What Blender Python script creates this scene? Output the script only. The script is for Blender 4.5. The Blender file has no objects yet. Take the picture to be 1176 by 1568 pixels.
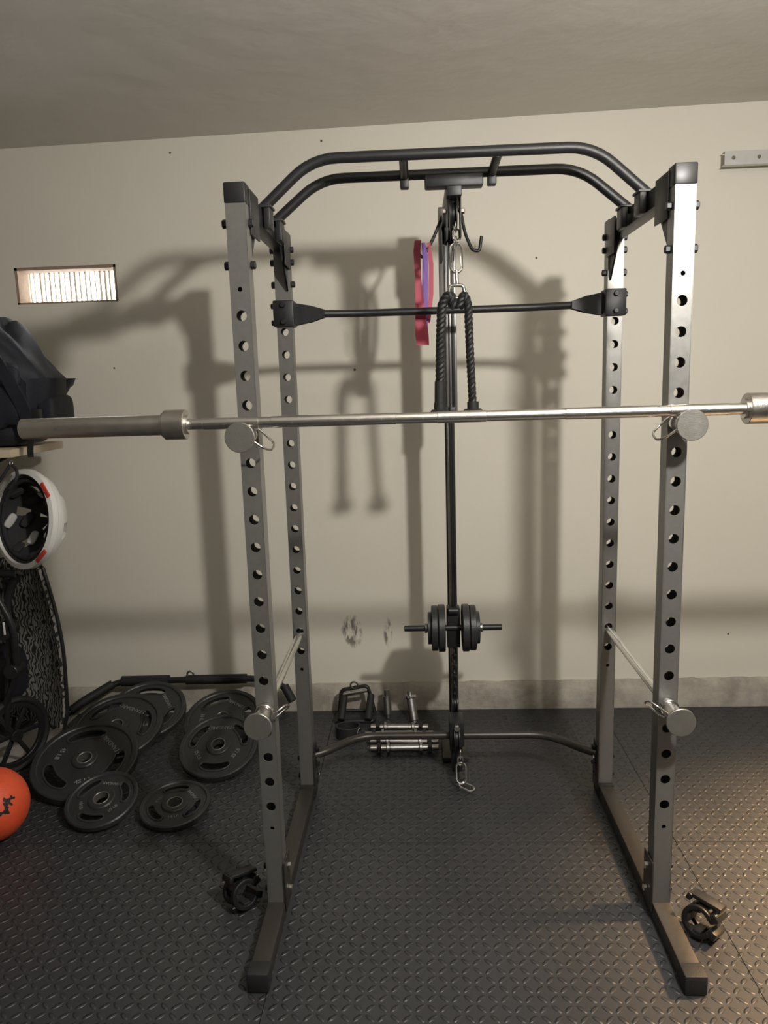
import bpy, bmesh, math, random
from mathutils import Vector, Matrix, Euler
random.seed(3)
COL=bpy.context.scene.collection
bpy.context.scene.view_settings.view_transform='Standard'
# ------------------------------------------------------------------ materials
def newmat(name):
    m=bpy.data.materials.new(name); m.use_nodes=True
    nt=m.node_tree; b=nt.nodes["Principled BSDF"]
    return m,nt,b
def N(nt,t,**k):
    n=nt.nodes.new(t)
    for a,v in k.items(): setattr(n,a,v)
    return n
def mth(nt,op,a,b=None,c=None,clamp=False):
    n=nt.nodes.new("ShaderNodeMath"); n.operation=op; n.use_clamp=clamp
    for i,v in enumerate((a,b,c)):
        if v is None: continue
        if isinstance(v,(int,float)): n.inputs[i].default_value=v
        else: nt.links.new(v,n.inputs[i])
    return n.outputs[0]
def mat(name,col,rough=.5,metal=0.0,noise=.12,nscale=25,bump=.0,bscale=200,coat=0,spec=.5):
    m,nt,b=newmat(name)
    tc=N(nt,"ShaderNodeTexCoord")
    no=N(nt,"ShaderNodeTexNoise"); no.inputs["Scale"].default_value=nscale; no.inputs["Detail"].default_value=5
    nt.links.new(tc.outputs["Object"],no.inputs["Vector"])
    mx=N(nt,"ShaderNodeMix",data_type='RGBA')
    mx.inputs[6].default_value=(*[c*(1-noise) for c in col],1); mx.inputs[7].default_value=(*[min(1,c*(1+noise)) for c in col],1)
    nt.links.new(no.outputs["Fac"],mx.inputs[0]); nt.links.new(mx.outputs[2],b.inputs["Base Color"])
    r=mth(nt,'MULTIPLY_ADD',no.outputs["Fac"],.16,rough-.08,clamp=True); nt.links.new(r,b.inputs["Roughness"])
    b.inputs["Metallic"].default_value=metal; b.inputs["Coat Weight"].default_value=coat
    b.inputs["Specular IOR Level"].default_value=spec
    if bump>0:
        n2=N(nt,"ShaderNodeTexNoise"); n2.inputs["Scale"].default_value=bscale; n2.inputs["Detail"].default_value=3
        nt.links.new(tc.outputs["Object"],n2.inputs["Vector"])
        bp=N(nt,"ShaderNodeBump"); bp.inputs["Strength"].default_value=bump; bp.inputs["Distance"].default_value=.002
        nt.links.new(n2.outputs["Fac"],bp.inputs["Height"]); nt.links.new(bp.outputs["Normal"],b.inputs["Normal"])
    return m
M_post=mat("grey_powdercoat",(.235,.232,.222),.32,.6,.10,60,.18,900)
M_black=mat("black_powdercoat",(.018,.018,.02),.40,.2,.2,40,.2,700)
M_plastic=mat("black_plastic",(.013,.013,.014),.4,0,.2)
M_clamp=mat("black_clamp_nylon",(.009,.009,.010),.45,0,.2)
M_rubber=mat("black_rubber",(.012,.012,.013),.65,0,.3,30,.4,300)
M_foot=mat("foot_gunmetal",(.055,.05,.045),.38,.5,.15,60,.1,900)
M_steel=mat("brushed_steel",(.78,.76,.72),.24,1,.06,90,.15,600)
M_dsteel=mat("dull_knurled_steel",(.36,.35,.34),.34,1,.2,90,.3,600)
M_sleeve=mat("worn_sleeve_steel",(.66,.63,.58),.30,1,.18,30,.2,300)
M_chrome=mat("chrome",(.80,.79,.77),.16,1,.04)
M_cap=mat("satin_disc_steel",(.25,.242,.22),.42,.7,.12,50,.2,300)
M_iron=mat("cast_iron_plate",(.035,.036,.037),.42,.25,.25,20,.3,220)
M_letter=mat("plate_lettering",(.22,.22,.22),.5,.1)
M_red=mat("red_latex",(.42,.04,.08),.45,0,.12)
M_purple=mat("purple_latex",(.17,.07,.34),.45,0,.12)
M_rope=mat("black_nylon_rope",(.012,.012,.013),.45,0,.4,200,.5,500)
M_navy=mat("navy_nylon",(.010,.012,.020),.62,0,.4,12,.6,350)
M_white=mat("white_helmet_plastic",(.72,.72,.70),.3,0,.04,10,0,1,.3)
M_redp=mat("red_graphic",(.6,.06,.04),.35,0,.05)
M_pad=mat("helmet_padding",(.02,.02,.022),.85,0,.3,40,.5,200)
M_foam=mat("eps_foam",(.45,.45,.44),.8,0,.15,60,.5,200)
M_ball=mat("orange_ball_rubber",(.72,.09,.03),.5,0,.1,30,.5,350)
M_wood=mat("shelf_wood",(.50,.42,.30),.6,0,.25,8)
M_rail=mat("galvanised_rail",(.62,.62,.60),.4,.3,.08)
M_conc=mat("rough_concrete",(.36,.34,.31),.9,0,.35,9,1,40)
M_brick=mat("vent_brick",(.33,.24,.17),.9,0,.35,30,1,60)
M_louv=mat("vent_louvre",(.75,.70,.58),.6,0,.35,40)

def wallmat(name,col,marks=False,bump=.35):
    m,nt,b=newmat(name); tc=N(nt,"ShaderNodeTexCoord"); L=nt.links.new
    n1=N(nt,"ShaderNodeTexNoise"); n1.inputs["Scale"].default_value=2.2; n1.inputs["Detail"].default_value=6
    L(tc.outputs["Object"],n1.inputs["Vector"])
    mx=N(nt,"ShaderNodeMix",data_type='RGBA'); mx.inputs[6].default_value=(*[c*.95 for c in col],1); mx.inputs[7].default_value=(*[min(1,c*1.04) for c in col],1)
    L(n1.outputs["Fac"],mx.inputs[0]); out=mx.outputs[2]
    if marks:
        sx=N(nt,"ShaderNodeSeparateXYZ"); L(tc.outputs["Object"],sx.inputs[0]); X,Z=sx.outputs[0],sx.outputs[2]
        def ell(x,z,rx,rz):
            a=mth(nt,'DIVIDE',mth(nt,'SUBTRACT',X,x),rx); c=mth(nt,'DIVIDE',mth(nt,'SUBTRACT',Z,z),rz)
            d=mth(nt,'ADD',mth(nt,'MULTIPLY',a,a),mth(nt,'MULTIPLY',c,c))
            return mth(nt,'SUBTRACT',1,d,clamp=True)
        tot=None
        for x,z,r in ((-1.12,2.48,.005),(-.48,2.50,.005),(-1.44,1.60,.005),(.41,2.0,.005),(-.375,1.56,.006),(1.28,.33,.005)):
            e=mth(nt,'MULTIPLY',ell(x,z,r,r),3,clamp=True); tot=e if tot is None else mth(nt,'MAXIMUM',tot,e)
        w=N(nt,"ShaderNodeTexNoise"); w.inputs["Scale"].default_value=22; w.inputs["Detail"].default_value=9
        mp=N(nt,"ShaderNodeMapping"); mp.inputs["Rotation"].default_value=(0,.7,0); mp.inputs["Scale"].default_value=(3.2,1,1)
        L(tc.outputs["Object"],mp.inputs["Vector"]); L(mp.outputs[0],w.inputs["Vector"])
        th=mth(nt,'MULTIPLY',mth(nt,'SUBTRACT',w.outputs["Fac"],.42),7,clamp=True)
        for x,z,rx,rz in ((-.43,.37,.055,.085),(-.265,.36,.022,.075)):
            e=mth(nt,'MULTIPLY',mth(nt,'MULTIPLY',ell(x,z,rx,rz),1.8,clamp=True),th)
            tot=mth(nt,'MAXIMUM',tot,mth(nt,'MULTIPLY',e,.8))
        m2=N(nt,"ShaderNodeMix",data_type='RGBA'); L(tot,m2.inputs[0]); L(out,m2.inputs[6]); m2.inputs[7].default_value=(.09,.08,.07,1); out=m2.outputs[2]
    L(out,b.inputs["Base Color"]); b.inputs["Roughness"].default_value=.6; b.inputs["Specular IOR Level"].default_value=.35
    n2=N(nt,"ShaderNodeTexNoise"); n2.inputs["Scale"].default_value=7; n2.inputs["Detail"].default_value=8; n2.inputs["Roughness"].default_value=.45
    L(tc.outputs["Object"],n2.inputs["Vector"])
    bp=N(nt,"ShaderNodeBump"); bp.inputs["Strength"].default_value=bump; bp.inputs["Distance"].default_value=.02
    L(n2.outputs["Fac"],bp.inputs["Height"]); L(bp.outputs["Normal"],b.inputs["Normal"])
    return m
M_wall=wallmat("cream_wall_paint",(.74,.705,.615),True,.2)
M_wall2=wallmat("unseen_wall_dark",(.15,.145,.135))  # walls out of view, darkened to cut bounce and deepen the shadows
M_ceil=wallmat("ceiling_plaster",(.66,.63,.58),False,.3)

def matmat():
    m,nt,b=newmat("diamond_rubber_mat"); L=nt.links.new; tc=N(nt,"ShaderNodeTexCoord")
    sx=N(nt,"ShaderNodeSeparateXYZ"); L(tc.outputs["Object"],sx.inputs[0])
    s=1/.030
    x=mth(nt,'MULTIPLY',sx.outputs[0],s); y=mth(nt,'MULTIPLY',sx.outputs[1],s)
    fx=mth(nt,'FLOOR',x); fy=mth(nt,'FLOOR',y)
    par=mth(nt,'FLOORED_MODULO',mth(nt,'ADD',fx,fy),2)
    cx=mth(nt,'SUBTRACT',mth(nt,'SUBTRACT',x,fx),.5); cy=mth(nt,'SUBTRACT',mth(nt,'SUBTRACT',y,fy),.5)
    a=mth(nt,'MULTIPLY',mth(nt,'ADD',cx,cy),.7071); c=mth(nt,'MULTIPLY',mth(nt,'SUBTRACT',cx,cy),.7071)
    def mix(f,p,q): return mth(nt,'ADD',mth(nt,'MULTIPLY',p,mth(nt,'SUBTRACT',1,f)),mth(nt,'MULTIPLY',q,f))
    u=mth(nt,'DIVIDE',mix(par,a,c),.50); v=mth(nt,'DIVIDE',mix(par,c,a),.21)
    h=mth(nt,'MULTIPLY',mth(nt,'SUBTRACT',1,mth(nt,'ADD',mth(nt,'MULTIPLY',u,u),mth(nt,'MULTIPLY',v,v)),clamp=True),1.3,clamp=True)
    bp=N(nt,"ShaderNodeBump"); bp.inputs["Strength"].default_value=1; bp.inputs["Distance"].default_value=.0034
    L(h,bp.inputs["Height"])
    n2=N(nt,"ShaderNodeTexNoise"); n2.inputs["Scale"].default_value=350; L(tc.outputs["Object"],n2.inputs["Vector"])
    b2=N(nt,"ShaderNodeBump"); b2.inputs["Strength"].default_value=.25; b2.inputs["Distance"].default_value=.001
    L(n2.outputs["Fac"],b2.inputs["Height"]); L(bp.outputs["Normal"],b2.inputs["Normal"]); L(b2.outputs["Normal"],b.inputs["Normal"])
    n1=N(nt,"ShaderNodeTexNoise"); n1.inputs["Scale"].default_value=3; n1.inputs["Detail"].default_value=7; L(tc.outputs["Object"],n1.inputs["Vector"])
    mx=N(nt,"ShaderNodeMix",data_type='RGBA'); mx.inputs[6].default_value=(.024,.025,.028,1); mx.inputs[7].default_value=(.045,.046,.050,1)
    L(n1.outputs["Fac"],mx.inputs[0]); L(mx.outputs[2],b.inputs["Base Color"])
    L(mth(nt,'MULTIPLY_ADD',n1.outputs["Fac"],.2,.32),b.inputs["Roughness"])
    return m
M_mat=matmat()
def fabricmat():
    m,nt,b=newmat("patterned_mesh_fabric"); L=nt.links.new; tc=N(nt,"ShaderNodeTexCoord")
    w=N(nt,"ShaderNodeTexWave"); w.inputs["Scale"].default_value=20; w.inputs["Distortion"].default_value=10; w.inputs["Detail"].default_value=1; w.inputs["Detail Scale"].default_value=1.6
    L(tc.outputs["Object"],w.inputs["Vector"])
    cr=N(nt,"ShaderNodeValToRGB"); cr.color_ramp.elements[0].position=.42; cr.color_ramp.elements[0].color=(.014,.014,.014,1); cr.color_ramp.elements[1].position=.55; cr.color_ramp.elements[1].color=(.22,.21,.19,1)
    L(w.outputs["Fac"],cr.inputs[0]); L(cr.outputs[0],b.inputs["Base Color"]); b.inputs["Roughness"].default_value=.8
    return m
M_fab=fabricmat()
# ------------------------------------------------------------------ geometry helpers
class G:
    def __init__(s,name,loc=(0,0,0)):
        s.e=bpy.data.objects.new(name,None); s.e.empty_display_size=.05; s.e.location=loc; COL.objects.link(s.e); s.off=Vector(loc)
    def add(s,name,me,m,mw=None,smooth=True):
        if me.materials: me.materials.clear()
        me.materials.append(m)
        if mw is not None: me.transform(mw)
        me.transform(Matrix.Translation(-s.off))
        o=bpy.data.objects.new(name,me); COL.objects.link(o); o.parent=s.e
        if smooth: shade(me)
        return o
def shade(me,ang=35):
    for p in me.polygons: p.use_smooth=True
    try: me.set_sharp_from_angle(angle=math.radians(ang))
    except Exception: pass
def bm_mesh(bm,name="m"):
    me=bpy.data.meshes.new(name); bm.normal_update(); bm.to_mesh(me); bm.free(); return me
def m_box(c,s,bev=.002,rot=None,seg=2):
    bm=bmesh.new(); bmesh.ops.create_cube(bm,size=1); bmesh.ops.scale(bm,vec=s,verts=bm.verts)
    if bev>0: bmesh.ops.bevel(bm,geom=list(bm.edges),offset=bev,segments=seg,affect='EDGES',profile=.5)
    mw=Matrix.Translation(c)
    if rot is not None: mw=mw@Euler(rot).to_matrix().to_4x4()
    bm.transform(mw); return bm_mesh(bm)
def m_lathe(prof,seg=48,closed=True):
    bm=bmesh.new(); rings=[]
    for r,z in prof:
        if r<1e-6: rings.append([bm.verts.new((0,0,z))])
        else: rings.append([bm.verts.new((r*math.cos(2*math.pi*i/seg),r*math.sin(2*math.pi*i/seg),z)) for i in range(seg)])
    prs=list(zip(rings,rings[1:]))
    if closed and len(rings[0])>1 and len(rings[-1])>1: prs.append((rings[-1],rings[0]))
    for a,b in prs:
        for i in range(seg):
            j=(i+1)%seg
            if len(a)==1 and len(b)==1: continue
            if len(a)==1: bm.faces.new((a[0],b[j],b[i]))
            elif len(b)==1: bm.faces.new((a[i],a[j],b[0]))
            else: bm.faces.new((a[i],a[j],b[j],b[i]))
    bmesh.ops.recalc_face_normals(bm,faces=bm.faces); return bm_mesh(bm)
def frame(p,d):
    d=Vector(d).normalized(); q=Vector((0,0,1)).rotation_difference(d)
    return Matrix.Translation(p)@q.to_matrix().to_4x4()
def m_cyl(p0,p1,r,seg=32,bev=.0015,r2=None):
    p0=Vector(p0);p1=Vector(p1);h=(p1-p0).length; r2=r if r2 is None else r2; b=min(bev,r*.4,h*.4)
    me=m_lathe([(0,0),(r-b,0),(r,b),(r2,h-b),(r2-b,h),(0,h)],seg); me.transform(frame(p0,p1-p0)); return me
def m_ring(p,axis,ro,ri,h,seg=48,bev=.002):
    b=min(bev,(ro-ri)*.3,h*.3)
    me=m_lathe([(ri,-h/2+b),(ri+b,-h/2),(ro-b,-h/2),(ro,-h/2+b),(ro,h/2-b),(ro-b,h/2),(ri+b,h/2),(ri,h/2-b)],seg); me.transform(frame(p,axis)); return me
def obj2mesh(o):
    bpy.context.view_layer.update(); dg=bpy.context.evaluated_depsgraph_get()
    me=bpy.data.meshes.new_from_object(o.evaluated_get(dg)); bpy.data.objects.remove(o,do_unlink=True); return me
def fillet(pts,rad,n=6):
    pts=[Vector(p) for p in pts]; out=[pts[0]]
    for a,b,c in zip(pts,pts[1:],pts[2:]):
        r=min(rad,(a-b).length*.48,(c-b).length*.48); p=b+(a-b).normalized()*r; q=b+(c-b).normalized()*r
        for i in range(n+1):
            t=i/n; out.append(p*(1-t)**2+b*2*t*(1-t)+q*t*t)
    out.append(pts[-1]); return out
def m_tube(pts,r,rad=0,res=5,cyclic=False,caps=True):
    if rad>0: pts=fillet(pts,rad)
    c=bpy.data.curves.new("c","CURVE"); c.dimensions='3D'; c.bevel_depth=r; c.bevel_resolution=res; c.use_fill_caps=caps
    s=c.splines.new('POLY'); s.points.add(len(pts)-1)
    for i,p in enumerate(pts): s.points[i].co=(*p,1)
    s.use_cyclic_u=cyclic
    o=bpy.data.objects.new("c",c); COL.objects.link(o); return obj2mesh(o)
def m_plate2d(loops,th,bev=0.0):
    c=bpy.data.curves.new("c","CURVE"); c.dimensions='2D'; c.fill_mode='BOTH'; c.extrude=max(th/2-bev,.0001); c.bevel_depth=bev; c.bevel_resolution=1; c.offset=-bev
    for L in loops:
        s=c.splines.new('POLY'); s.points.add(len(L)-1)
        for i,p in enumerate(L): s.points[i].co=(p[0],p[1],0,1)
        s.use_cyclic_u=True
    o=bpy.data.objects.new("c",c); COL.objects.link(o); return obj2mesh(o)
def circ(x,y,r,n=20): return [(x+r*math.cos(2*math.pi*i/n),y+r*math.sin(2*math.pi*i/n)) for i in range(n)]
def m_text(s,size,ext=.0008):
    c=bpy.data.curves.new("t","FONT"); c.body=s; c.size=size; c.extrude=ext; c.align_x='CENTER'; c.align_y='CENTER'
    o=bpy.data.objects.new("t",c); COL.objects.link(o); return obj2mesh(o)
def top(name,me,m,smooth=False):
    me.materials.clear(); me.materials.append(m); o=bpy.data.objects.new(name,me); COL.objects.link(o)
    if smooth: shade(me)
    return o
def multibox(lst):
    bm=bmesh.new()
    for lo,hi in lst:
        r=bmesh.ops.create_cube(bm,size=1); c=[(a+b)/2 for a,b in zip(lo,hi)]; s=[b-a for a,b in zip(lo,hi)]
        bmesh.ops.scale(bm,vec=s,verts=r['verts']); bmesh.ops.translate(bm,vec=c,verts=r['verts'])
    return bm_mesh(bm)
# ------------------------------------------------------------------ room
XL,XR,YF,YB=-2.06,2.7,-3.4,1.43
ZT=2.70
vx0,vx1,vz0,vz1=-1.845,-1.395,1.885,2.04
top("wall_back",multibox([((XL-.1,YB,-.1),(vx0,YB+.13,ZT)),((vx1,YB,-.1),(XR+.1,YB+.13,ZT)),((vx0,YB,-.1),(vx1,YB+.13,vz0)),((vx0,YB,vz1),(vx1,YB+.13,ZT))]),M_wall)
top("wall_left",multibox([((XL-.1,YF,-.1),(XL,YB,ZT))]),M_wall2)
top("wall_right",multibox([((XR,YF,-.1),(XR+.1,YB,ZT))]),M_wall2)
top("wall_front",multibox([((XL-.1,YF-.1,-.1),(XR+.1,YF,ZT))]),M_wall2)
def ceilz(x): return 2.555+.0157*x
bm=bmesh.new()
vs=[bm.verts.new((x,y,ceilz(x)+dz)) for dz in (0,.1) for x,y in ((XL-.1,YF-.1),(XR+.1,YF-.1),(XR+.1,YB+.13),(XL-.1,YB+.13))]
for f in ((3,2,1,0),(4,5,6,7),(0,1,5,4),(1,2,6,5),(2,3,7,6),(3,0,4,7)): bm.faces.new([vs[i] for i in f])
top("ceiling",bm_mesh(bm),M_ceil)
top("floor",multibox([((XL-.1,YF-.1,-.11),(XR+.1,YB+.13,-.012))]),M_conc)
bm=bmesh.new(); n=120
prev=None
for i in range(n+1):
    x=XL+(XR-XL)*i/n; h=.112+.006*(x+2)/2+random.uniform(-.003,.003); d=.022+random.uniform(-.003,.003)
    r=[bm.verts.new(p) for p in ((x,YB,-.012),(x,YB-d-.012,-.012),(x,YB-d-.008,h*.6),(x,YB-d,h-.012),(x,YB-d*.5,h),(x,YB,h+.002))]
    if prev:
        for a in range(5): bm.faces.new((prev[a],r[a],r[a+1],prev[a+1]))
    prev=r
bmesh.ops.recalc_face_normals(bm,faces=bm.faces)
def kerbmat():
    m,nt,b=newmat("painted_rough_kerb"); L=nt.links.new; tc=N(nt,"ShaderNodeTexCoord")
    n1=N(nt,"ShaderNodeTexNoise"); n1.inputs["Scale"].default_value=7; n1.inputs["Detail"].default_value=9; n1.inputs["Roughness"].default_value=.65; L(tc.outputs["Object"],n1.inputs["Vector"])
    cr=N(nt,"ShaderNodeValToRGB"); e=cr.color_ramp.elements; e[0].position=.38; e[0].color=(.30,.27,.23,1); e[1].position=.66; e[1].color=(.50,.465,.40,1)
    L(n1.outputs["Fac"],cr.inputs[0]); L(cr.outputs[0],b.inputs["Base Color"]); b.inputs["Roughness"].default_value=.85
    bp=N(nt,"ShaderNodeBump"); bp.inputs["Strength"].default_value=.9; bp.inputs["Distance"].default_value=.015; L(n1.outputs["Fac"],bp.inputs["Height"]); L(bp.outputs["Normal"],b.inputs["Normal"])
    return m
top("baseboard_back",bm_mesh(bm),kerbmat(),True)
mats=[((-1.74,.36),(-.52,1.385)),((-.518,.36),(.70,1.385)),((.702,.36),(1.92,1.385)),((1.922,.36),(2.6,1.385)),
      ((-1.74,-.86),(-.52,.358)),((-.518,-.86),(.70,.358)),((.702,-.86),(1.92,.358)),((1.922,-.86),(2.6,.358)),
      ((-1.74,-3.3),(-.52,-.862)),((-.518,-3.3),(.70,-.862)),((.702,-3.3),(2.6,-.862))]
top("rubber_floor_mat",multibox([((a[0],a[1],-.012),(b[0],b[1],0)) for a,b in mats]),M_mat)
g=G("window_1")
g.add("reveal",multibox([((vx0,YB+.004,vz0),(vx0+.012,YB+.128,vz1)),((vx1-.012,YB+.004,vz0),(vx1,YB+.128,vz1)),((vx0,YB+.004,vz1-.012),(vx1,YB+.128,vz1)),((vx0,YB+.004,vz0),(vx1,YB+.128,vz0+.008))]),M_brick,smooth=False)
nb=19
for i in range(nb):
    x=vx0+.02+(vx1-vx0-.04)*i/(nb-1)
    g.add("louvre_%d"%i,m_box((x+random.uniform(-.003,.003),YB+.10,(vz0+vz1)/2),(random.uniform(.005,.011),.012,vz1-vz0-.02),.002,(0,0,random.uniform(-.5,.5))),M_louv)
# ------------------------------------------------------------------ power rack
R=G("power_rack")
PX=.54; Z0=1.4546; PP=.0739; HT=1.99; YR=.632
def post(x,y0,rows,tag,small=()):
    zb=.05; zt=HT-.045
    holes=[circ(0,Z0-PP*k,.0132,20) for k in rows]+[circ(0,z,.006,12) for z in small]
    rect=[(-.025,zb),(.025,zb),(.025,zt),(-.025,zt)]
    rx=Matrix.Rotation(math.pi/2,4,'X')
    for j,yy in enumerate((y0+.0015,y0+.0485)):
        R.add("%s_face_%d"%(tag,j),m_plate2d([rect]+holes,.003),M_post,Matrix.Translation((x,yy,0))@rx,smooth=False)
    for j,sx in enumerate((-1,1)):
        R.add("%s_side_%d"%(tag,j),m_box((x+sx*.0235,y0+.025,(zb+zt)/2),(.003,.05,zt-zb),.001),M_post,smooth=False)
    R.add(tag+"_cap",m_box((x,y0+.025,HT-.0225),(.054,.054,.05),.004),M_plastic)
    s=1 if x<0 else -1
    R.add(tag+"_base_bracket",m_box((x+s*.028,y0+.03,.10),(.005,.075,.15),.002),M_foot)
    for zz in (.075,.145):
        R.add(tag+"_base_bolt",m_cyl((x+s*.03,y0+.03,zz),(x+s*.042,y0+.03,zz),.010,6),M_chrome)
        R.add(tag+"_base_nut",m_cyl((x-s*.025,y0+.03,zz),(x-s*.037,y0+.03,zz),.009,6),M_black)
post(-PX,0,range(-3,16),"post_front_left",(1.74,.28)); post(PX,0,range(-3,16),"post_front_right",(1.74,.28))
post(-PX,YR,range(-3,13),"post_rear_left",(.5,)); post(PX,YR,range(-3,13),"post_rear_right",(.5,))
for sx in (-1,1):
    x=sx*PX
    R.add("foot_tube",m_box((x,.20,.0275),(.05,.86,.045),.003),M_foot)
    R.add("foot_end_cap",m_box((x,-.25,.028),(.056,.05,.053),.005),M_rubber)
    R.add("foot_end_cap",m_box((x,.655,.028),(.056,.08,.053),.005),M_rubber)
    R.add("side_beam",m_box((x,.341,1.955),(.045,.582,.05),.003),M_black)
    R.add("beam_plate",m_box((x-sx*.028,.09,1.93),(.005,.10,.11),.002),M_black)
    R.add("beam_plate",m_box((x-sx*.028,.59,1.93),(.005,.10,.11),.002),M_black)
    for y in (.075,.605):
        dy=1 if y<.3 else -1
        tri=[(0,0),(.11*dy,0),(0,-.13)]
        R.add("gusset",m_plate2d([tri],.005),M_black,Matrix.Translation((x-sx*.018,y-.02*dy,1.935))@Matrix.Rotation(math.pi/2,4,'Z')@Matrix.Rotation(math.pi/2,4,'X'),smooth=False)
    for y,zs in ((.025,(1.90,1.80)),(.657,(1.90,1.83,1.94))):
        for zz in zs:
            R.add("bolt",m_cyl((x+sx*.025,y,zz),(x+sx*.040,y,zz),.011,6),M_black)
            R.add("bolt",m_cyl((x-sx*.025,y,zz),(x-sx*.038,y,zz),.010,6),M_black)
    for y in (.25,.43):
        R.add("mount_plate",m_box((x-sx*.012,y,1.983),(.075,.06,.007),.002),M_black)
        R.add("bolt",m_cyl((x+sx*.012,y,1.985),(x+sx*.012,y,1.998),.010,6),M_black)
        R.add("mount_lug",m_box((x-sx*.036,y,1.955),(.018,.055,.06),.003),M_black)
    for z,nm in ((Z0-PP,"j_pin"),(.632,"safety")):
        R.add(nm+"_shaft",m_cyl((x,.055 if nm=="j_pin" else .70,z),(x,-.098,z),.0125 if nm=="safety" else .016,32),M_chrome)
        R.add(nm+"_flange",m_cyl((x,-.002,z),(x,-.02,z),.024,32),M_chrome)
        R.add(nm+"_sleeve",m_cyl((x,-.02,z),(x,-.085,z),.0185,32),M_steel)
        R.add(nm+"_disc",m_cyl((x,-.096,z),(x,-.104,z),.037,64),M_cap)
        w=[(x-sx*.018,-.075,z-.005),(x-sx*.05,-.07,z-.03),(x-sx*.068,-.05,z-.038),(x-sx*.072,-.03,z-.022),(x-sx*.055,-.02,z-.008),(x-sx*.030,-.02,z+.015),(x-sx*.015,-.02,z+.022)]
        if nm=="safety": w=[(p[0],p[1],2*z-p[2]) for p in w]
        R.add(nm+"_spring_clip",m_tube(w,.0028,.012),M_chrome)
for y,zc,ze,xc in ((.25,2.105,1.99,.378),(.43,2.098,1.99,.377)):
    R.add("pull_up_bar",m_tube([(-.525,y,ze-.012),(-xc,y,zc),(xc,y,zc),(.525,y,ze-.012)],.0145,.07,6),M_black)
for x in (-.13,.125):
    R.add("bar_link",m_cyl((x,.25,2.10),(x,.43,2.093),.0125),M_black)
    R.add("bar_link_stub",m_box((x,.43,2.085),(.026,.03,.05),.004),M_black)
for sx in (-1,1):
    x=sx*PX
    R.add("crossbar_clamp",m_box((x,YR+.022,1.735),(.068,.066,.085),.004),M_black)
    for dz in (-.027,.027):
        R.add("bolt",m_cyl((x-sx*.0,YR-.01,1.735+dz),(x,YR-.022,1.735+dz),.009,6),M_black)
        R.add("bolt",m_cyl((x+sx*.034,YR+.025,1.735+dz),(x+sx*.046,YR+.025,1.735+dz),.009,6),M_black)
    fl=[(0,-.036),(.055,-.026),(.10,-.012),(.10,.012),(.055,.026),(0,.036)]
    for yy in (.0,.03):
        R.add("crossbar_flare",m_plate2d([[(-sx*a,b) for a,b in fl]],.004),M_black,Matrix.Translation((x-sx*.032,YR+.03+yy,1.735))@Matrix.Rotation(math.pi/2,4,'X'),smooth=False)
R.add("upper_crossbar",m_tube([(-.50,YR+.045,1.735),(-.42,YR+.05,1.735),(-.3,.715,1.735),(.3,.715,1.735),(.42,YR+.05,1.735),(.50,YR+.045,1.735)],.0125,.06),M_black)
R.add("lower_crossbar",m_tube([(-.515,YR+.03,.155),(-.47,YR+.05,.16),(-.36,.79,.165),(.36,.79,.165),(.47,YR+.05,.16),(.515,YR+.03,.155)],.0145,.09),M_foot)
for sx in (-1,1):
    R.add("lower_crossbar_plate",m_box((sx*.512,YR+.03,.15),(.006,.06,.10),.002),M_black)
    for zz in (.12,.18): R.add("bolt",m_cyl((sx*.508,YR+.03,zz),(sx*.496,YR+.03,zz),.009,6),M_black)
# ------------------------------------------------------------------ barbell
B=G("olympic_barbell"); by,bz=-.055,Z0-PP+.0185+.0145
def sh(a,b,r,m,nm): B.add(nm,m_cyl((a,by,bz),(b,by,bz),r,40,.001),m)
sh(-.70,.70,.0135,M_steel,"shaft")
for a,b in ((-.64,-.50),(-.47,-.16),(-.06,.06),(.25,.47),(.50,.64)): sh(a,b,.0146,M_steel,"knurling")
for s in (-1,1):
    sh(s*.735,s*1.10,.0255,M_sleeve,"sleeve"); sh(s*.682,s*.735,.0375,M_sleeve,"collar"); sh(s*.675,s*.69,.024,M_steel,"collar_neck"); sh(s*.733,s*.742,.031,M_sleeve,"collar_lip"); sh(s*1.098,s*1.103,.021,M_steel,"sleeve_end")
# ------------------------------------------------------------------ lat tower
T=G("lat_pulldown_tower"); cx,cy=.014,.97
T.add("column",m_box((cx,cy,1.04),(.036,.05,2.04),.003),M_black)
T.add("column_sleeve",m_box((cx,cy-.003,1.745),(.060,.06,.74),.003),M_post)
T.add("column_slot",m_box((cx+.016,cy-.034,1.745),(.012,.004,.72),.001),M_black)
for s in (-1,1): T.add("guide_rod",m_cyl((cx+s*.008,cy-.05,.12),(cx+s*.008,cy-.05,1.40),.0058,16),M_dsteel if s<0 else M_black)
T.add("guide_clamp",m_box((cx,cy-.035,1.39),(.045,.05,.03),.003),M_black)
T.add("foot_plate",m_box((cx,cy,.012),(.10,.16,.02),.003),M_foot)
T.add("crossbar_link",m_box((cx,.88,.165),(.035,.17,.035),.003),M_black)
T.add("top_arm",m_box((cx,.70,2.055),(.045,.58,.045),.003),M_black)
T.add("arm_clamp",m_box((cx,.43,2.075),(.17,.045,.035),.005),M_black)
for s in (-1,1):
    T.add("clamp_bolt",m_cyl((cx+s*.06,.43,2.09),(cx+s*.06,.43,2.108),.009,6),M_black)
    T.add("pulley_cheek",m_box((cx+s*.020,.465,1.985),(.004,.055,.13),.003),M_black)
    T.add("pulley_cheek",m_box((cx+s*.020,.93,2.0),(.004,.10,.16),.003),M_black)
    T.add("cheek_bolt",m_cyl((cx+s*.022,.465,2.0),(cx+s*.034,.465,2.0),.009,6),M_chrome)
def pulley(p,r,w=.022):
    T.add("pulley_wheel",m_lathe([(.006,-w/2),(r,-w/2),(r,-w/2+.004),(r-.012,-.003),(r-.012,.003),(r,w/2-.004),(r,w/2),(.006,w/2)],36),M_plastic,frame(p,(1,0,0)))
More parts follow.
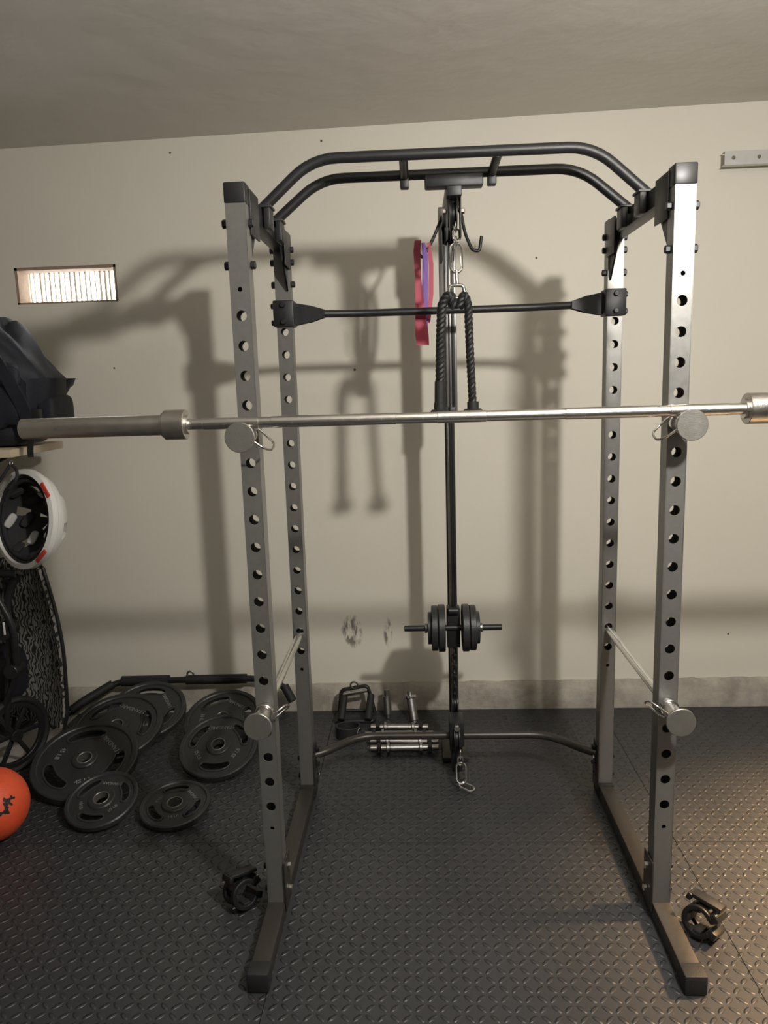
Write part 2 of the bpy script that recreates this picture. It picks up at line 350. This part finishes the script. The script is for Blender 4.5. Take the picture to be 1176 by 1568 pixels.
pulley((cx,.485,1.995),.045); pulley((cx,.90,2.03),.045); pulley((cx,.76,.17),.048); pulley((cx,.88,.255),.04)
T.add("cable",m_tube([(cx,.90,1.985),(cx,.90,.60)],.003),M_plastic)
T.add("low_bracket",m_box((cx,.79,.19),(.055,.10,.10),.006),M_black)
T.add("low_bracket_bolt",m_cyl((cx,.742,.22),(cx,.728,.22),.012,6),M_chrome)
T.add("low_arm",m_box((cx,.79,.09),(.04,.06,.12),.004),M_black)
wz=.560; wy=.90
T.add("carriage",m_box((cx,wy+.01,wz),(.05,.05,.16),.004),M_black)
T.add("carriage_roller",m_cyl((cx-.02,wy-.02,wz+.07),(cx+.02,wy-.02,wz+.07),.014),M_plastic)
T.add("weight_peg",m_cyl((cx-.190,wy-.01,wz),(cx+.185,wy-.01,wz),.0115),M_black)
def wpl(x,r,th,m=M_iron): 
    T.add("small_weight_plate",m_lathe([(.012,-th/2),(r*.35,-th/2),(r*.4,-th*.3),(r*.78,-th*.3),(r*.82,-th/2),(r*.97,-th/2),(r,-th*.4),(r,th*.4),(r*.97,th/2),(r*.82,th/2),(r*.78,th*.3),(r*.4,th*.3),(r*.35,th/2),(.012,th/2)],48),m,frame((x,wy-.01,wz),(1,0,0)))
for s in (-1,1):
    wpl(cx+s*.046,.091,.026); wpl(cx+s*.073,.087,.024); wpl(cx+s*.092,.062,.014)
    T.add("peg_collar",m_cyl((cx+s*.100,wy-.01,wz),(cx+s*.111,wy-.01,wz),.018),M_dsteel)
def link(g,p,d,up,L,W,r,m,nm):
    d=Vector(d).normalized(); up=Vector(up); up=(up-d*up.dot(d)).normalized(); p=Vector(p); pts=[]
    n=14
    for i in range(n):
        a=2*math.pi*i/n; cc,ss=math.cos(a),math.sin(a)
        pts.append(p+d*(cc*W/2+(L-W)/2*(1 if cc>0 else -1))+up*(ss*W/2))
    g.add(nm,m_tube(pts,r,0,3,True),m)
for i in range(9): link(T,(cx,wy-.015,wz-.10-.022*i),(0,0,1),(1,0,0) if i%2 else (0,1,0),.032,.02,.003,M_black,"chain_link")
for i in range(2): link(T,(cx+.01,.71,.13-.028*i),(0,-.1,1),(1,0,0) if i%2 else (0,1,0),.036,.02,.003,M_chrome,"chain_link")
link(T,(cx+.012,.70,.058),(0,.3,.7),(1,0,0),.075,.036,.0038,M_dsteel,"low_carabiner")
link(T,(cx+.03,.67,.020),(.7,-.5,-.12),(.8,.5,0),.060,.033,.0038,M_chrome,"low_carabiner")
T.add("side_hook",m_tube([(cx+.02,.84,2.10),(cx+.045,.82,2.07),(cx+.055,.81,2.0),(cx+.08,.80,1.94),(cx+.105,.80,1.935),(cx+.112,.80,1.985)],.0055,.03),M_black)
T.add("side_hook",m_tube([(cx-.02,.82,2.06),(cx-.05,.81,1.99),(cx-.09,.80,1.92),(cx-.105,.80,1.935),(cx-.105,.80,1.97)],.0055,.02),M_black)
H=G("triceps_rope_attachment")
hx,hy=.02,.462
for i in range(3): link(H,(hx,hy,1.955-.022*i),(0,0,1),(1,0,0) if i%2 else (0,1,0),.032,.019,.003,M_chrome,"chain_link")
link(H,(hx,hy,1.865),(0,0,1),(1,.2,0),.085,.036,.0045,M_chrome,"carabiner")
H.add("carabiner_gate",m_cyl((hx-.016,hy,1.885),(hx-.016,hy,1.85),.006),M_chrome)
H.add("swivel_shaft",m_cyl((hx,hy,1.83),(hx+.002,hy,1.79),.006),M_chrome)
H.add("rope_yoke",m_tube([(hx-.028,hy,1.745),(hx-.02,hy,1.785),(hx+.02,hy,1.785),(hx+.028,hy,1.745)],.0055,.01),M_chrome)
H.add("rope_yoke_bar",m_tube([(hx-.028,hy,1.748),(hx+.028,hy,1.748)],.006),M_chrome)
def rope(path,r):
    P=fillet(path,.03,8); D=[0]
    for a,b in zip(P,P[1:]): D.append(D[-1]+(b-a).length)
    Lt=D[-1]; n=int(Lt/.004)
    for k in range(3):
        pts=[]
        for i in range(n+1):
            s=Lt*i/n; j=max(q for q in range(len(D)) if D[q]<=s+1e-9); j=min(j,len(P)-2)
            t=(s-D[j])/max(1e-9,D[j+1]-D[j]); p=P[j].lerp(P[j+1],t); d=(P[j+1]-P[j]).normalized()
            u=Vector((0,1,0)); v=d.cross(u).normalized(); a=2*math.pi*(s/.045+k/3)
            pts.append(p+(u*math.cos(a)+v*math.sin(a))*r*.52)
        H.add("rope_strand",m_tube(pts,r*.56,0,2),M_rope)
rope([(hx-.008,hy,1.72),(hx-.02,hy,1.765),(hx-.045,hy,1.735),(hx-.052,hy,1.60),(hx-.056,hy,1.43)],.0145)
rope([(hx+.008,hy,1.72),(hx+.02,hy,1.765),(hx+.034,hy,1.735),(hx+.038,hy,1.60),(hx+.045,hy,1.43)],.0125)
H.add("rope_sleeve",m_cyl((hx-.055,hy,1.50),(hx-.057,hy,1.42),.0165),M_rubber)
for x,r in ((hx-.057,.029),(hx+.046,.029)):
    H.add("rope_end_knob",m_cyl((x,hy,1.435),(x,hy,1.408),.018),M_rubber); H.add("rope_end_stop",m_cyl((x,hy,1.413),(x,hy,1.391),r,40,.004),M_rubber)
S=G("resistance_band")
def ribbon(pts,w,th,m,nm,dirv=(1,0,0)):
    bm=bmesh.new(); prev=None
    for i,(p,ww) in enumerate(zip(pts,w)):
        p=Vector(p); a=Vector(dirv).normalized()*ww/2
        r=[bm.verts.new(p-a),bm.verts.new(p+a),bm.verts.new(p+a+Vector((0,th,0))),bm.verts.new(p-a+Vector((0,th,0)))]
        if prev:
            for k in range(4): bm.faces.new((prev[k],prev[(k+1)%4],r[(k+1)%4],r[k]))
        else: bm.faces.new(r)
        prev=r
    bm.faces.new(prev[::-1]); bmesh.ops.recalc_face_normals(bm,faces=bm.faces)
    S.add(nm,bm_mesh(bm),m)
ribbon([(-.092,.775,1.975),(-.096,.77,1.94),(-.094,.765,1.85),(-.090,.76,1.75),(-.085,.76,1.66),(-.082,.76,1.625)],[.022,.024,.020,.032,.046,.042],.006,M_red,"band_front")
ribbon([(-.074,.795,1.97),(-.068,.79,1.93),(-.070,.785,1.85),(-.073,.78,1.75),(-.075,.78,1.64)],[.012,.018,.020,.022,.02],.005,M_purple,"band_back")
ribbon([(-.055,.80,1.97),(-.048,.80,1.9),(-.050,.795,1.8),(-.062,.79,1.70)],[.012,.016,.016,.014],.005,M_red,"band_fold")
# ------------------------------------------------------------------ olympic plates
def sp(v,e): return math.copysign(abs(v)**e,v)
def plate(loc,R0,tx,ty,rz,th=.028,label="25 LB"):
    g=G("weight_plate",loc)
    mw=Matrix.Translation(loc)@Euler((tx,ty,0)).to_matrix().to_4x4()@Matrix.Rotation(rz,4,'Z')
    loops=[circ(0,0,R0*.97,72),circ(0,0,.0255,28)]
    for k in range(3):
        tc=2*math.pi*k/3+math.pi/2; L=[]
        for i in range(28):
            a=2*math.pi*i/28; r=R0*.66+R0*.115*sp(math.sin(a),.6); t=tc+math.radians(33)*sp(math.cos(a),.7)
            L.append((r*math.cos(t),r*math.sin(t)))
        loops.append(L)
        e=[(x*1.0,y*1.0,th*.30) for x,y in L]; g.add("grip_lip",m_tube(e,.0045,0,2,True),M_iron,mw)
    g.add("disc",m_plate2d(loops,th*.6,.002),M_iron,mw)
    g.add("rim",m_ring((0,0,0),(0,0,1),R0,R0*.87,th,72,.004),M_iron,mw)
    g.add("hub",m_ring((0,0,0),(0,0,1),.048,.0255,th*1.15,48,.004),M_iron,mw)
    g.add("hub_insert",m_ring((0,0,0),(0,0,1),.029,.0252,th*1.2,40,.001),M_cap,mw)
    for k,s in enumerate((label,"STANDARD",label)):
        a=2*math.pi*k/3-math.pi/2
        g.add("lettering",m_text(s,R0*.13),M_letter,mw@Matrix.Rotation(a+math.pi/2,4,'Z')@Matrix.Translation((0,-R0*.55,th*.31)),smooth=False)
    return g
plate((-1.425,.76,.088),.20,.34,.03,.3,.034,"45 LB")
plate((-1.265,.525,.060),.128,.32,-.03,.9,.024,"10 LB")
plate((-1.005,.535,.035),.125,.16,.0,.2,.022,"10 LB")
plate((-.93,.87,.088),.157,.44,.0,1.1,.028,"25 LB")
plate((-1.375,.96,.130),.185,.36,.02,.7,.034,"45 LB")
plate((-1.29,1.08,.150),.163,.38,.08,.1,.03,"35 LB")
plate((-.965,1.08,.105),.165,.38,-.02,.5,.03,"35 LB")
g=G("lat_pulldown_bar")
g.add("bar",m_tube([(-1.74,1.15,.06),(-1.65,1.26,.115),(-1.52,1.345,.175),(-.86,1.36,.175),(-.74,1.325,.15),(-.70,1.295,.09)],.0145,.06),M_black)
g.add("grip",m_tube([(-1.69,1.21,.091),(-1.65,1.26,.115),(-1.54,1.335,.166)],.021,.03),M_rubber)
g.add("grip",m_tube([(-1.50,1.346,.175),(-1.28,1.351,.175)],.024),M_rubber)
g.add("grip",m_tube([(-1.2,1.353,.175),(-.92,1.359,.175)],.022),M_rubber)
g.add("grip",m_tube([(-.74,1.325,.15),(-.70,1.295,.09)],.02),M_rubber)
g.add("end_plug",m_cyl((-1.74,1.15,.06),(-1.75,1.138,.052),.019),M_rubber)
g.add("centre_eye",m_ring((-1.18,1.353,.202),(0,1,0),.018,.010,.008),M_dsteel)
# ------------------------------------------------------------------ small attachments near column
g=G("row_handle_attachment")
g.add("frame",m_tube([(-.49,1.30,.03),(-.48,1.32,.13),(-.36,1.32,.15),(-.33,1.30,.03)],.009,.02),M_black)
g.add("frame",m_tube([(-.50,1.24,.015),(-.33,1.24,.015),(-.33,1.32,.03),(-.49,1.32,.03)],.009,.02,cyclic=True),M_black)
for x in (-.475,-.355): g.add("grip",m_cyl((x,1.22,.03),(x+.01,1.31,.11),.016),M_rubber)
g.add("crossbar",m_cyl((-.47,1.30,.115),(-.36,1.30,.135),.008),M_chrome)
g.add("swivel_eye",m_ring((-.42,1.315,.155),(0,1,0),.02,.012,.008),M_chrome)
def dbh(p0,p1,m=M_dsteel,r=.0125):
    g=G("dumbbell_handle",tuple((Vector(p0)+Vector(p1))/2)); p0=Vector(p0);p1=Vector(p1);d=(p1-p0).normalized(); L=(p1-p0).length
    g.add("rod",m_cyl(p0,p1,r),m)
    for t in (.26,.74):
        c=p0.lerp(p1,t); g.add("inner_collar",m_cyl(c-d*.006,c+d*.006,r*1.75),m)
    g.add("grip",m_cyl(p0.lerp(p1,.29),p0.lerp(p1,.71),r*1.22),m)
    for t in (.13,.87):
        c=p0.lerp(p1,t); g.add("star_collar",m_cyl(c-d*.008,c+d*.008,r*1.9,6),M_black)
dbh((-.34,1.16,.025),(-.09,1.155,.025)); dbh((-.36,1.09,.025),(-.07,1.095,.025)); dbh((-.335,1.03,.025),(-.05,1.02,.025)); dbh((-.33,.965,.026),(-.05,.97,.026))
g=G("dumbbell_handle",(-.2,1.3,0))
g.add("rod",m_cyl((-.27,1.30,.0),(-.275,1.32,.13),.0125),M_dsteel); g.add("grip",m_cyl((-.27,1.30,.02),(-.275,1.32,.10),.018),M_dsteel)
g=G("dumbbell_handle",(-.16,1.3,0))
g.add("rod",m_cyl((-.15,1.25,.0),(-.17,1.30,.13),.0125),M_dsteel); g.add("grip",m_cyl((-.152,1.255,.01),(-.166,1.29,.10),.02),M_dsteel); g.add("collar",m_cyl((-.166,1.29,.10),(-.168,1.295,.112),.027),M_chrome)
g=G("ankle_strap")
g.add("strap",m_ring((-.435,1.13,.026),(0,.1,1),.055,.045,.045),M_rubber); g.add("buckle",m_ring((-.385,1.10,.03),(1,-.4,0),.02,.013,.006),M_chrome)
# ------------------------------------------------------------------ barbell clamp collars on the floor
def clamp(x,y,rz):
    g=G("barbell_clamp_collar",(x,y,0)); mw=Matrix.Translation((x,y,0))@Matrix.Rotation(rz,4,'Z')
    c=[math.radians(30+300*i/40) for i in range(41)]
    out=[(.043*math.cos(a),.043*math.sin(a)) for a in c]+[(.030*math.cos(a),.030*math.sin(a)) for a in reversed(c)]
    lay=Matrix.Translation((0,0,.047))@Matrix.Rotation(math.radians(78),4,'X')
    for zz in (-.026,.026): g.add("c_band",m_plate2d([out],.016,.003),M_clamp,mw@lay@Matrix.Translation((0,0,zz)))
    for a in (75,135,195,255,315):
        a=math.radians(a); g.add("bridge",m_box((.036*math.cos(a),.036*math.sin(a),0),(.013,.016,.055),.003,(0,0,a)),M_clamp,mw@lay)
    for a in (105,180,270):
        a=math.radians(a); g.add("rubber_pad",m_box((.027*math.cos(a),.027*math.sin(a),0),(.008,.022,.06),.002,(0,0,a)),M_rubber,mw@lay)
    g.add("hinge_block",m_box((.040,-.018,0),(.024,.022,.066),.004,(0,0,-.4)),M_clamp,mw@lay)
    g.add("latch_block",m_box((.038,.024,0),(.026,.024,.066),.004,(0,0,.5)),M_clamp,mw@lay)
    g.add("lever",m_box((.010,.054,0),(.085,.012,.044),.004,(0,0,-.12)),M_clamp,mw@lay)
    g.add("lever_lip",m_box((-.033,.053,0),(.014,.020,.050),.004,(0,0,-.3)),M_clamp,mw@lay)
    g.add("lever_pin",m_cyl((.044,.036,-.035),(.044,.036,.035),.0045),M_dsteel,mw@lay)
clamp(-.655,.05,.75); clamp(.630,-.06,-.75)
# ------------------------------------------------------------------ ball
g=G("rubber_play_ball",(-1.59,.39,.124))
bm=bmesh.new(); bmesh.ops.create_uvsphere(bm,u_segments=48,v_segments=24,radius=.124)
g.add("ball",bm_mesh(bm),M_ball,Matrix.Translation((-1.59,.39,.124)))
for a in range(7):
    th=a*.9; d=Vector((.80,-.55,.30)).normalized(); d=(d+Vector((.12*math.cos(th),.12*math.sin(th),.16*math.sin(th+1)))).normalized()
    g.add("graphic_mark",m_box((0,0,.1232),(.04,.007,.002),.0008,(0,0,th)),M_rubber,frame(Vector((-1.59,.39,.124)),d))
g.add("air_valve",m_cyl((0,0,.1232),(0,0,.1245),.005),M_rubber,frame(Vector((-1.59,.39,.124)),(.2,-.8,.5)))
# ------------------------------------------------------------------ shelf, backpack, helmet
g=G("storage_shelf")
g.add("board",m_box((-1.83,1.0,1.285),(.46,.42,.03),.003),M_wood)
for y in (.86,1.14): g.add("bracket",m_tube([(-2.055,y,1.12),(-2.05,y,1.262),(-1.70,y,1.262)],.008,.01),M_black); g.add("brace",m_tube([(-2.05,y,1.13),(-1.78,y,1.258)],.006),M_black)
def superell(sx,sy,sz,e1,e2,nu=40,nv=24,fn=None):
    bm=bmesh.new(); rings=[]
    for j in range(nv+1):
        ph=-math.pi/2+math.pi*j/nv; ring=[]
        for i in range(nu):
            t=2*math.pi*i/nu
            p=Vector((sx*sp(math.cos(ph),e1)*sp(math.cos(t),e2),sy*sp(math.cos(ph),e1)*sp(math.sin(t),e2),sz*sp(math.sin(ph),e1)))
            if fn: p=fn(p)
            ring.append(bm.verts.new(p))
        rings.append(ring)
    for a,b in zip(rings,rings[1:]):
        for i in range(nu): bm.faces.new((a[i],a[(i+1)%nu],b[(i+1)%nu],b[i]))
    bmesh.ops.remove_doubles(bm,verts=bm.verts,dist=1e-5); bmesh.ops.recalc_face_normals(bm,faces=bm.faces); return bm_mesh(bm)
bx=Vector((-1.73,.98,1.555))
g=G("backpack",tuple(bx))
from mathutils import noise as mn
def crease(p,amp,s):
    v=mn.noise(p*s); w=abs(mn.noise(p*s*.6+Vector((5,3,1))))
    return p*(1+amp*v-amp*1.6*(.25-min(.25,w)))
def lump(p):
    q=crease(p,.16,9); q.z=p.z if p.z<-.2 else q.z; t=(q.z/.25)
    if q.x>0: q.x*=1-.55*max(0,t)**1.6
    if t>0: q.z-=.10*max(0,q.x/.25)
    if t<-.1: q.x*=.93
    return q
g.add("main_body",superell(.27,.17,.25,.5,.6,72,44,fn=lump),M_navy,Matrix.Translation(bx))
g.add("front_pocket",superell(.18,.05,.12,.45,.5,48,30,fn=lambda p:crease(p,.14,14)),M_navy,Matrix.Translation(bx+Vector((.01,-.155,-.06))))
g.add("pocket_flap",superell(.19,.03,.045,.5,.5,48,20,fn=lambda p:crease(p,.14,14)),M_navy,Matrix.Translation(bx+Vector((.01,-.185,.04)))@Matrix.Rotation(.18,4,'Y'))
g.add("side_pocket",superell(.045,.09,.06,.4,.6,fn=lambda p:crease(p,.12,14)),M_navy,Matrix.Translation(bx+Vector((.235,-.03,-.12))))
def strap(pts,w,th,nm,m=M_navy):
    P=fillet(pts,.05,6); bm=bmesh.new(); prev=None
    for i,p in enumerate(P):
        d=(P[min(i+1,len(P)-1)]-P[max(i-1,0)]).normalized(); a=d.cross(Vector((0,-1,0))).normalized()*w/2; o=Vector((0,-th,0))
        r=[bm.verts.new(q) for q in (p-a,p+a,p+a+o,p-a+o)]
        if prev:
            for k in range(4): bm.faces.new((prev[k],prev[(k+1)%4],r[(k+1)%4],r[k]))
        else: bm.faces.new(r)
        prev=r
    bm.faces.new(prev[::-1]); bmesh.ops.recalc_face_normals(bm,faces=bm.faces); g.add(nm,bm_mesh(bm),m)
strap([bx+Vector(p) for p in ((-.02,-.15,.19),(.08,-.19,.13),(.15,-.21,.03),(.20,-.19,-.10),(.21,-.17,-.2))],.045,.012,"shoulder_strap")
strap([bx+Vector(p) for p in ((-.16,-.17,.16),(-.12,-.225,.04),(-.10,-.23,-.16))],.03,.006,"compression_strap",M_plastic)
g.add("strap_buckle",m_box(bx+Vector((.225,-.175,-.13)),(.055,.025,.04),.005),M_plastic)
strap([bx+Vector(p) for p in ((.21,-.17,-.15),(.215,-.18,-.21),(.20,-.18,-.25),(.20,-.18,-.285))],.022,.004,"loose_webbing",M_plastic)
g.add("zip",m_tube([bx+Vector(p) for p in ((-.15,-.21,.085),(0,-.222,.09),(.15,-.20,.06))],.003,.03),M_plastic)
g.add("top_handle",m_tube([bx+Vector(p) for p in ((-.12,-.05,.22),(-.10,-.05,.27),(-.03,-.05,.27),(-.01,-.05,.21))],.009,.02),M_navy)
# helmet seen from underneath
hc=Vector((-1.595,.82,1.035))
g=G("bicycle_helmet",tuple(hc))
def shell(rx,ry,rz,skip,nu=48,nv=12,th=.012):
    bm=bmesh.new(); rings=[]
    for j in range(nv+1):
        ph=math.pi/2*j/nv
        rings.append([bm.verts.new((rx*math.cos(ph)*math.cos(2*math.pi*i/nu),ry*math.cos(ph)*math.sin(2*math.pi*i/nu),rz*math.sin(ph))) for i in range(nu)])
    for j in range(nv):
        for i in range(nu):
            if skip(i,j): continue
            bm.faces.new((rings[j][i],rings[j][(i+1)%nu],rings[j+1][(i+1)%nu],rings[j+1][i]))
    bmesh.ops.remove_doubles(bm,verts=bm.verts,dist=1e-5)
    bmesh.ops.delete(bm,geom=[v for v in bm.verts if not v.link_faces],context='VERTS')
    me=bm_mesh(bm); o=bpy.data.objects.new("t",me); COL.objects.link(o); md=o.modifiers.new("s","SOLIDIFY"); md.thickness=th; md.offset=1
    return obj2mesh(o)
slots=lambda i,j:(i%8 in(0,1,2)) and (3<=j<=6 or 8<=j<=10)
slots2=lambda i,j:(i%8 in(0,1)) and (4<=j<=6 or 9<=j<=10)
hm=Matrix.Translation(hc)@Euler((math.radians(-98),math.radians(4),math.radians(-24)),'XYZ').to_matrix().to_4x4()@Matrix.Scale(1.06,4)
g.add("outer_shell",shell(.138,.160,.125,slots,th=.014),M_white,hm)
g.add("rim_band",m_lathe([(1.0,-.01),(1.02,-.02),(1.13,-.010),(1.14,.03),(1.06,.06),(1.0,.03)],64),M_white,hm@Matrix.Diagonal((.135,.158,.5,1)))
g.add("foam_liner",shell(.128,.150,.115,slots2,th=.008),M_pad,hm)
for k in range(7):
    a=k*2*math.pi/7+.3
    for ph in (.30,.85):
        c3=Vector((.112*math.cos(ph)*math.cos(a),.132*math.cos(ph)*math.sin(a),.100*math.sin(ph)))
        g.add("pad",superell(.030,.015,.008,.6,.6,16,8),M_foam if (k+int(ph*2))%3==0 else M_pad,hm@frame(c3,-c3)@Matrix.Rotation(k*1.3,4,'Z'))
g.add("fit_cradle",m_tube([(.120*math.cos(a),.140*math.sin(a),.010) for a in [i*2*math.pi/30 for i in range(30)]],.008,0,3,True),M_pad,hm)
for s in (-.75,.75):
    g.add("red_stripe",m_box((0,0,0),(.016,.060,.006),.002),M_redp,hm@Matrix.Translation((.146*math.cos(s),.170*math.sin(s),-.008))@Matrix.Rotation(s,4,'Z'))
g.add("chin_strap",m_tube([hc+Vector(p) for p in ((-.03,-.02,.12),(.01,-.03,.16),(.0,-.01,.19),(-.02,.0,.205))],.006,.03),M_pad)
g.add("chin_strap",m_tube([hc+Vector(p) for p in ((-.12,.0,.10),(-.06,-.01,.16),(-.03,.0,.205))],.006,.03),M_pad)
g.add("hanging_ring",m_ring(hc+Vector((-.025,.0,.213)),(1,0,0),.012,.007,.006),M_dsteel)
# ------------------------------------------------------------------ folded stroller
g=G("folded_stroller")
bm=bmesh.new(); NU,NV=14,24; rows=[]
for j in range(NV+1):
    v=j/NV; z=.80-.66*v; xr=-1.635+.065*math.sin(min(1,v*1.6)*math.pi/2)-.03*max(0,v-.9)*10*.6; xl=-1.93
    rows.append([bm.verts.new((xl+(xr-xl)*i/NU,1.05-.06*v+.05*math.sin(math.pi*i/NU)-.05*(i/NU)**3,z+.03*math.sin(math.pi*i/NU)*(1 if v<.1 else 0))) for i in range(NU+1)])
for a,b in zip(rows,rows[1:]):
    for i in range(NU): bm.faces.new((a[i],a[i+1],b[i+1],b[i]))
edge=[r[-1].co.copy() for r in rows]; tope=[v.co.copy() for v in rows[0]]; bote=[v.co.copy() for v in rows[-1]]
me=bm_mesh(bm); o=bpy.data.objects.new("t",me); COL.objects.link(o); md=o.modifiers.new("s","SOLIDIFY"); md.thickness=.02; me=obj2mesh(o)
g.add("patterned_seat_back",me,M_fab)
g.add("piping",m_tube(tope+edge[1:]+bote[::-1][1:],.008,0,4),M_black)
fr=M_plastic
g.add("frame_tube",m_tube([(-1.66,.86,.82),(-1.72,.86,.72),(-1.72,.84,.50),(-1.77,.84,.20)],.014,.06),fr)
g.add("frame_tube",m_tube([(-1.85,.80,.80),(-1.74,.80,.78),(-1.67,.80,.62),(-1.69,.82,.42),(-1.81,.84,.2)],.012,.06),fr)
g.add("frame_tube",m_tube([(-1.95,1.12,.15),(-1.78,.98,.5),(-1.74,.9,.78)],.014,.05),fr)
g.add("handle_bar",m_tube([(-1.98,.84,.82),(-1.80,.82,.83),(-1.66,.84,.82)],.016,.03),M_rubber)
g.add("joint",m_cyl((-1.72,.80,.60),(-1.72,.87,.60),.035),fr); g.add("joint",m_cyl((-1.70,.79,.44),(-1.70,.86,.44),.028),fr)
g.add("label",m_box((-1.70,.785,.62),(.008,.003,.05),.001),M_white)
def wheel(c,r,ax):
    mw=frame(c,ax)
    g.add("tyre",m_lathe([(r*.84+ .014*math.cos(a)+r*.08,.017*math.sin(a)) for a in [i*2*math.pi/12 for i in range(12)]],56),M_rubber,mw)
    g.add("wheel_rim",m_ring((0,0,0),(0,0,1),r*.86,r*.72,.018,56),fr,mw)
    g.add("wheel_hub",m_cyl((0,0,-.025),(0,0,.025),.024),fr,mw)
    for k in range(6):
        a=k*math.pi/3; g.add("spoke",m_box((r*.42*math.cos(a),r*.42*math.sin(a),0),(r*.66,.018,.010),.002,(0,0,a)),fr,mw)
wheel((-1.755,.86,.150),.155,(1,-.55,0)); wheel((-1.92,1.20,.150),.155,(1,-.35,0))
g.add("axle",m_cyl((-1.77,.87,.15),(-1.92,1.20,.15),.01),fr)
g.add("lower_pouch",superell(.12,.13,.12,.6,.7),M_navy,Matrix.Translation((-1.88,.98,.36)))
# ------------------------------------------------------------------ slotted rail, top right
g=G("slotted_steel_rail")
rect=[(1.145,-.025),(2.3,-.025),(2.3,.025),(1.145,.025)]
g.add("front_flange",m_plate2d([rect]+[circ(1.18+.10*i,0,.008,14) for i in range(11)],.003),M_rail,Matrix.Translation((0,1.355,2.345))@Matrix.Rotation(math.pi/2,4,'X'),smooth=False)
g.add("top_flange",m_box((1.7225,1.37,2.370),(1.155,.03,.003),0),M_rail); g.add("bottom_flange",m_box((1.7225,1.37,2.320),(1.155,.03,.003),0),M_rail)
for x in (1.5,2.1): g.add("standoff",m_box((x,1.405,2.345),(.04,.05,.046),.003),M_rail)
# ------------------------------------------------------------------ lights
def light(name,kind,loc,energy,col,size=None,target=None,**k):
    l=bpy.data.lights.new(name,kind); l.energy=energy; l.color=col
    if kind=='AREA': l.size=size
    elif size is not None: l.shadow_soft_size=size
    for a,v in k.items(): setattr(l,a,v)
    o=bpy.data.objects.new(name,l); COL.objects.link(o); o.location=loc
    if target is not None: o.rotation_euler=(Vector(target)-Vector(loc)).to_track_quat('-Z','Y').to_euler()
    return o
light("garage_lamp",'POINT',(.68,-1.20,2.17),146,(1,.955,.885),.05)
light("warm_spot_lamp",'SPOT',(2.3,.15,2.3),1900,(1,.62,.30),.10,(1.55,-.12,0),spot_size=math.radians(54),spot_blend=1.0)
light("floor_sheen_fill",'SPOT',(1.95,1.25,.95),22,(1,.70,.42),.10,(.9,-.3,0),spot_size=math.radians(80),spot_blend=.8)  # added low fill beside the wall, for warm sheen on the mat
w=bpy.data.worlds.new("World"); bpy.context.scene.world=w; w.use_nodes=True
bg=w.node_tree.nodes["Background"]; bg.inputs[0].default_value=(.90,.95,1,1); bg.inputs[1].default_value=14
# ------------------------------------------------------------------ camera
cam=bpy.data.cameras.new("camera"); co=bpy.data.objects.new("camera",cam); COL.objects.link(co)
yaw,pitch,roll=0.04627,-0.1693,-0.03064
f=Vector((-math.sin(yaw)*math.cos(pitch),math.cos(yaw)*math.cos(pitch),math.sin(pitch)))
r=Vector((math.cos(yaw),math.sin(yaw),0)); u=r.cross(f)
r2=math.cos(roll)*r+math.sin(roll)*u; u2=-math.sin(roll)*r+math.cos(roll)*u
mw=Matrix.Identity(4)
for i in range(3): mw[i][0]=r2[i]; mw[i][1]=u2[i]; mw[i][2]=-f[i]
mw.translation=Vector((-0.11049,-1.92938,1.50217))
co.matrix_world=mw
cam.sensor_fit='VERTICAL'; cam.sensor_height=24; cam.lens=24*1161.19/1568; cam.clip_start=.02
bpy.context.scene.camera=co
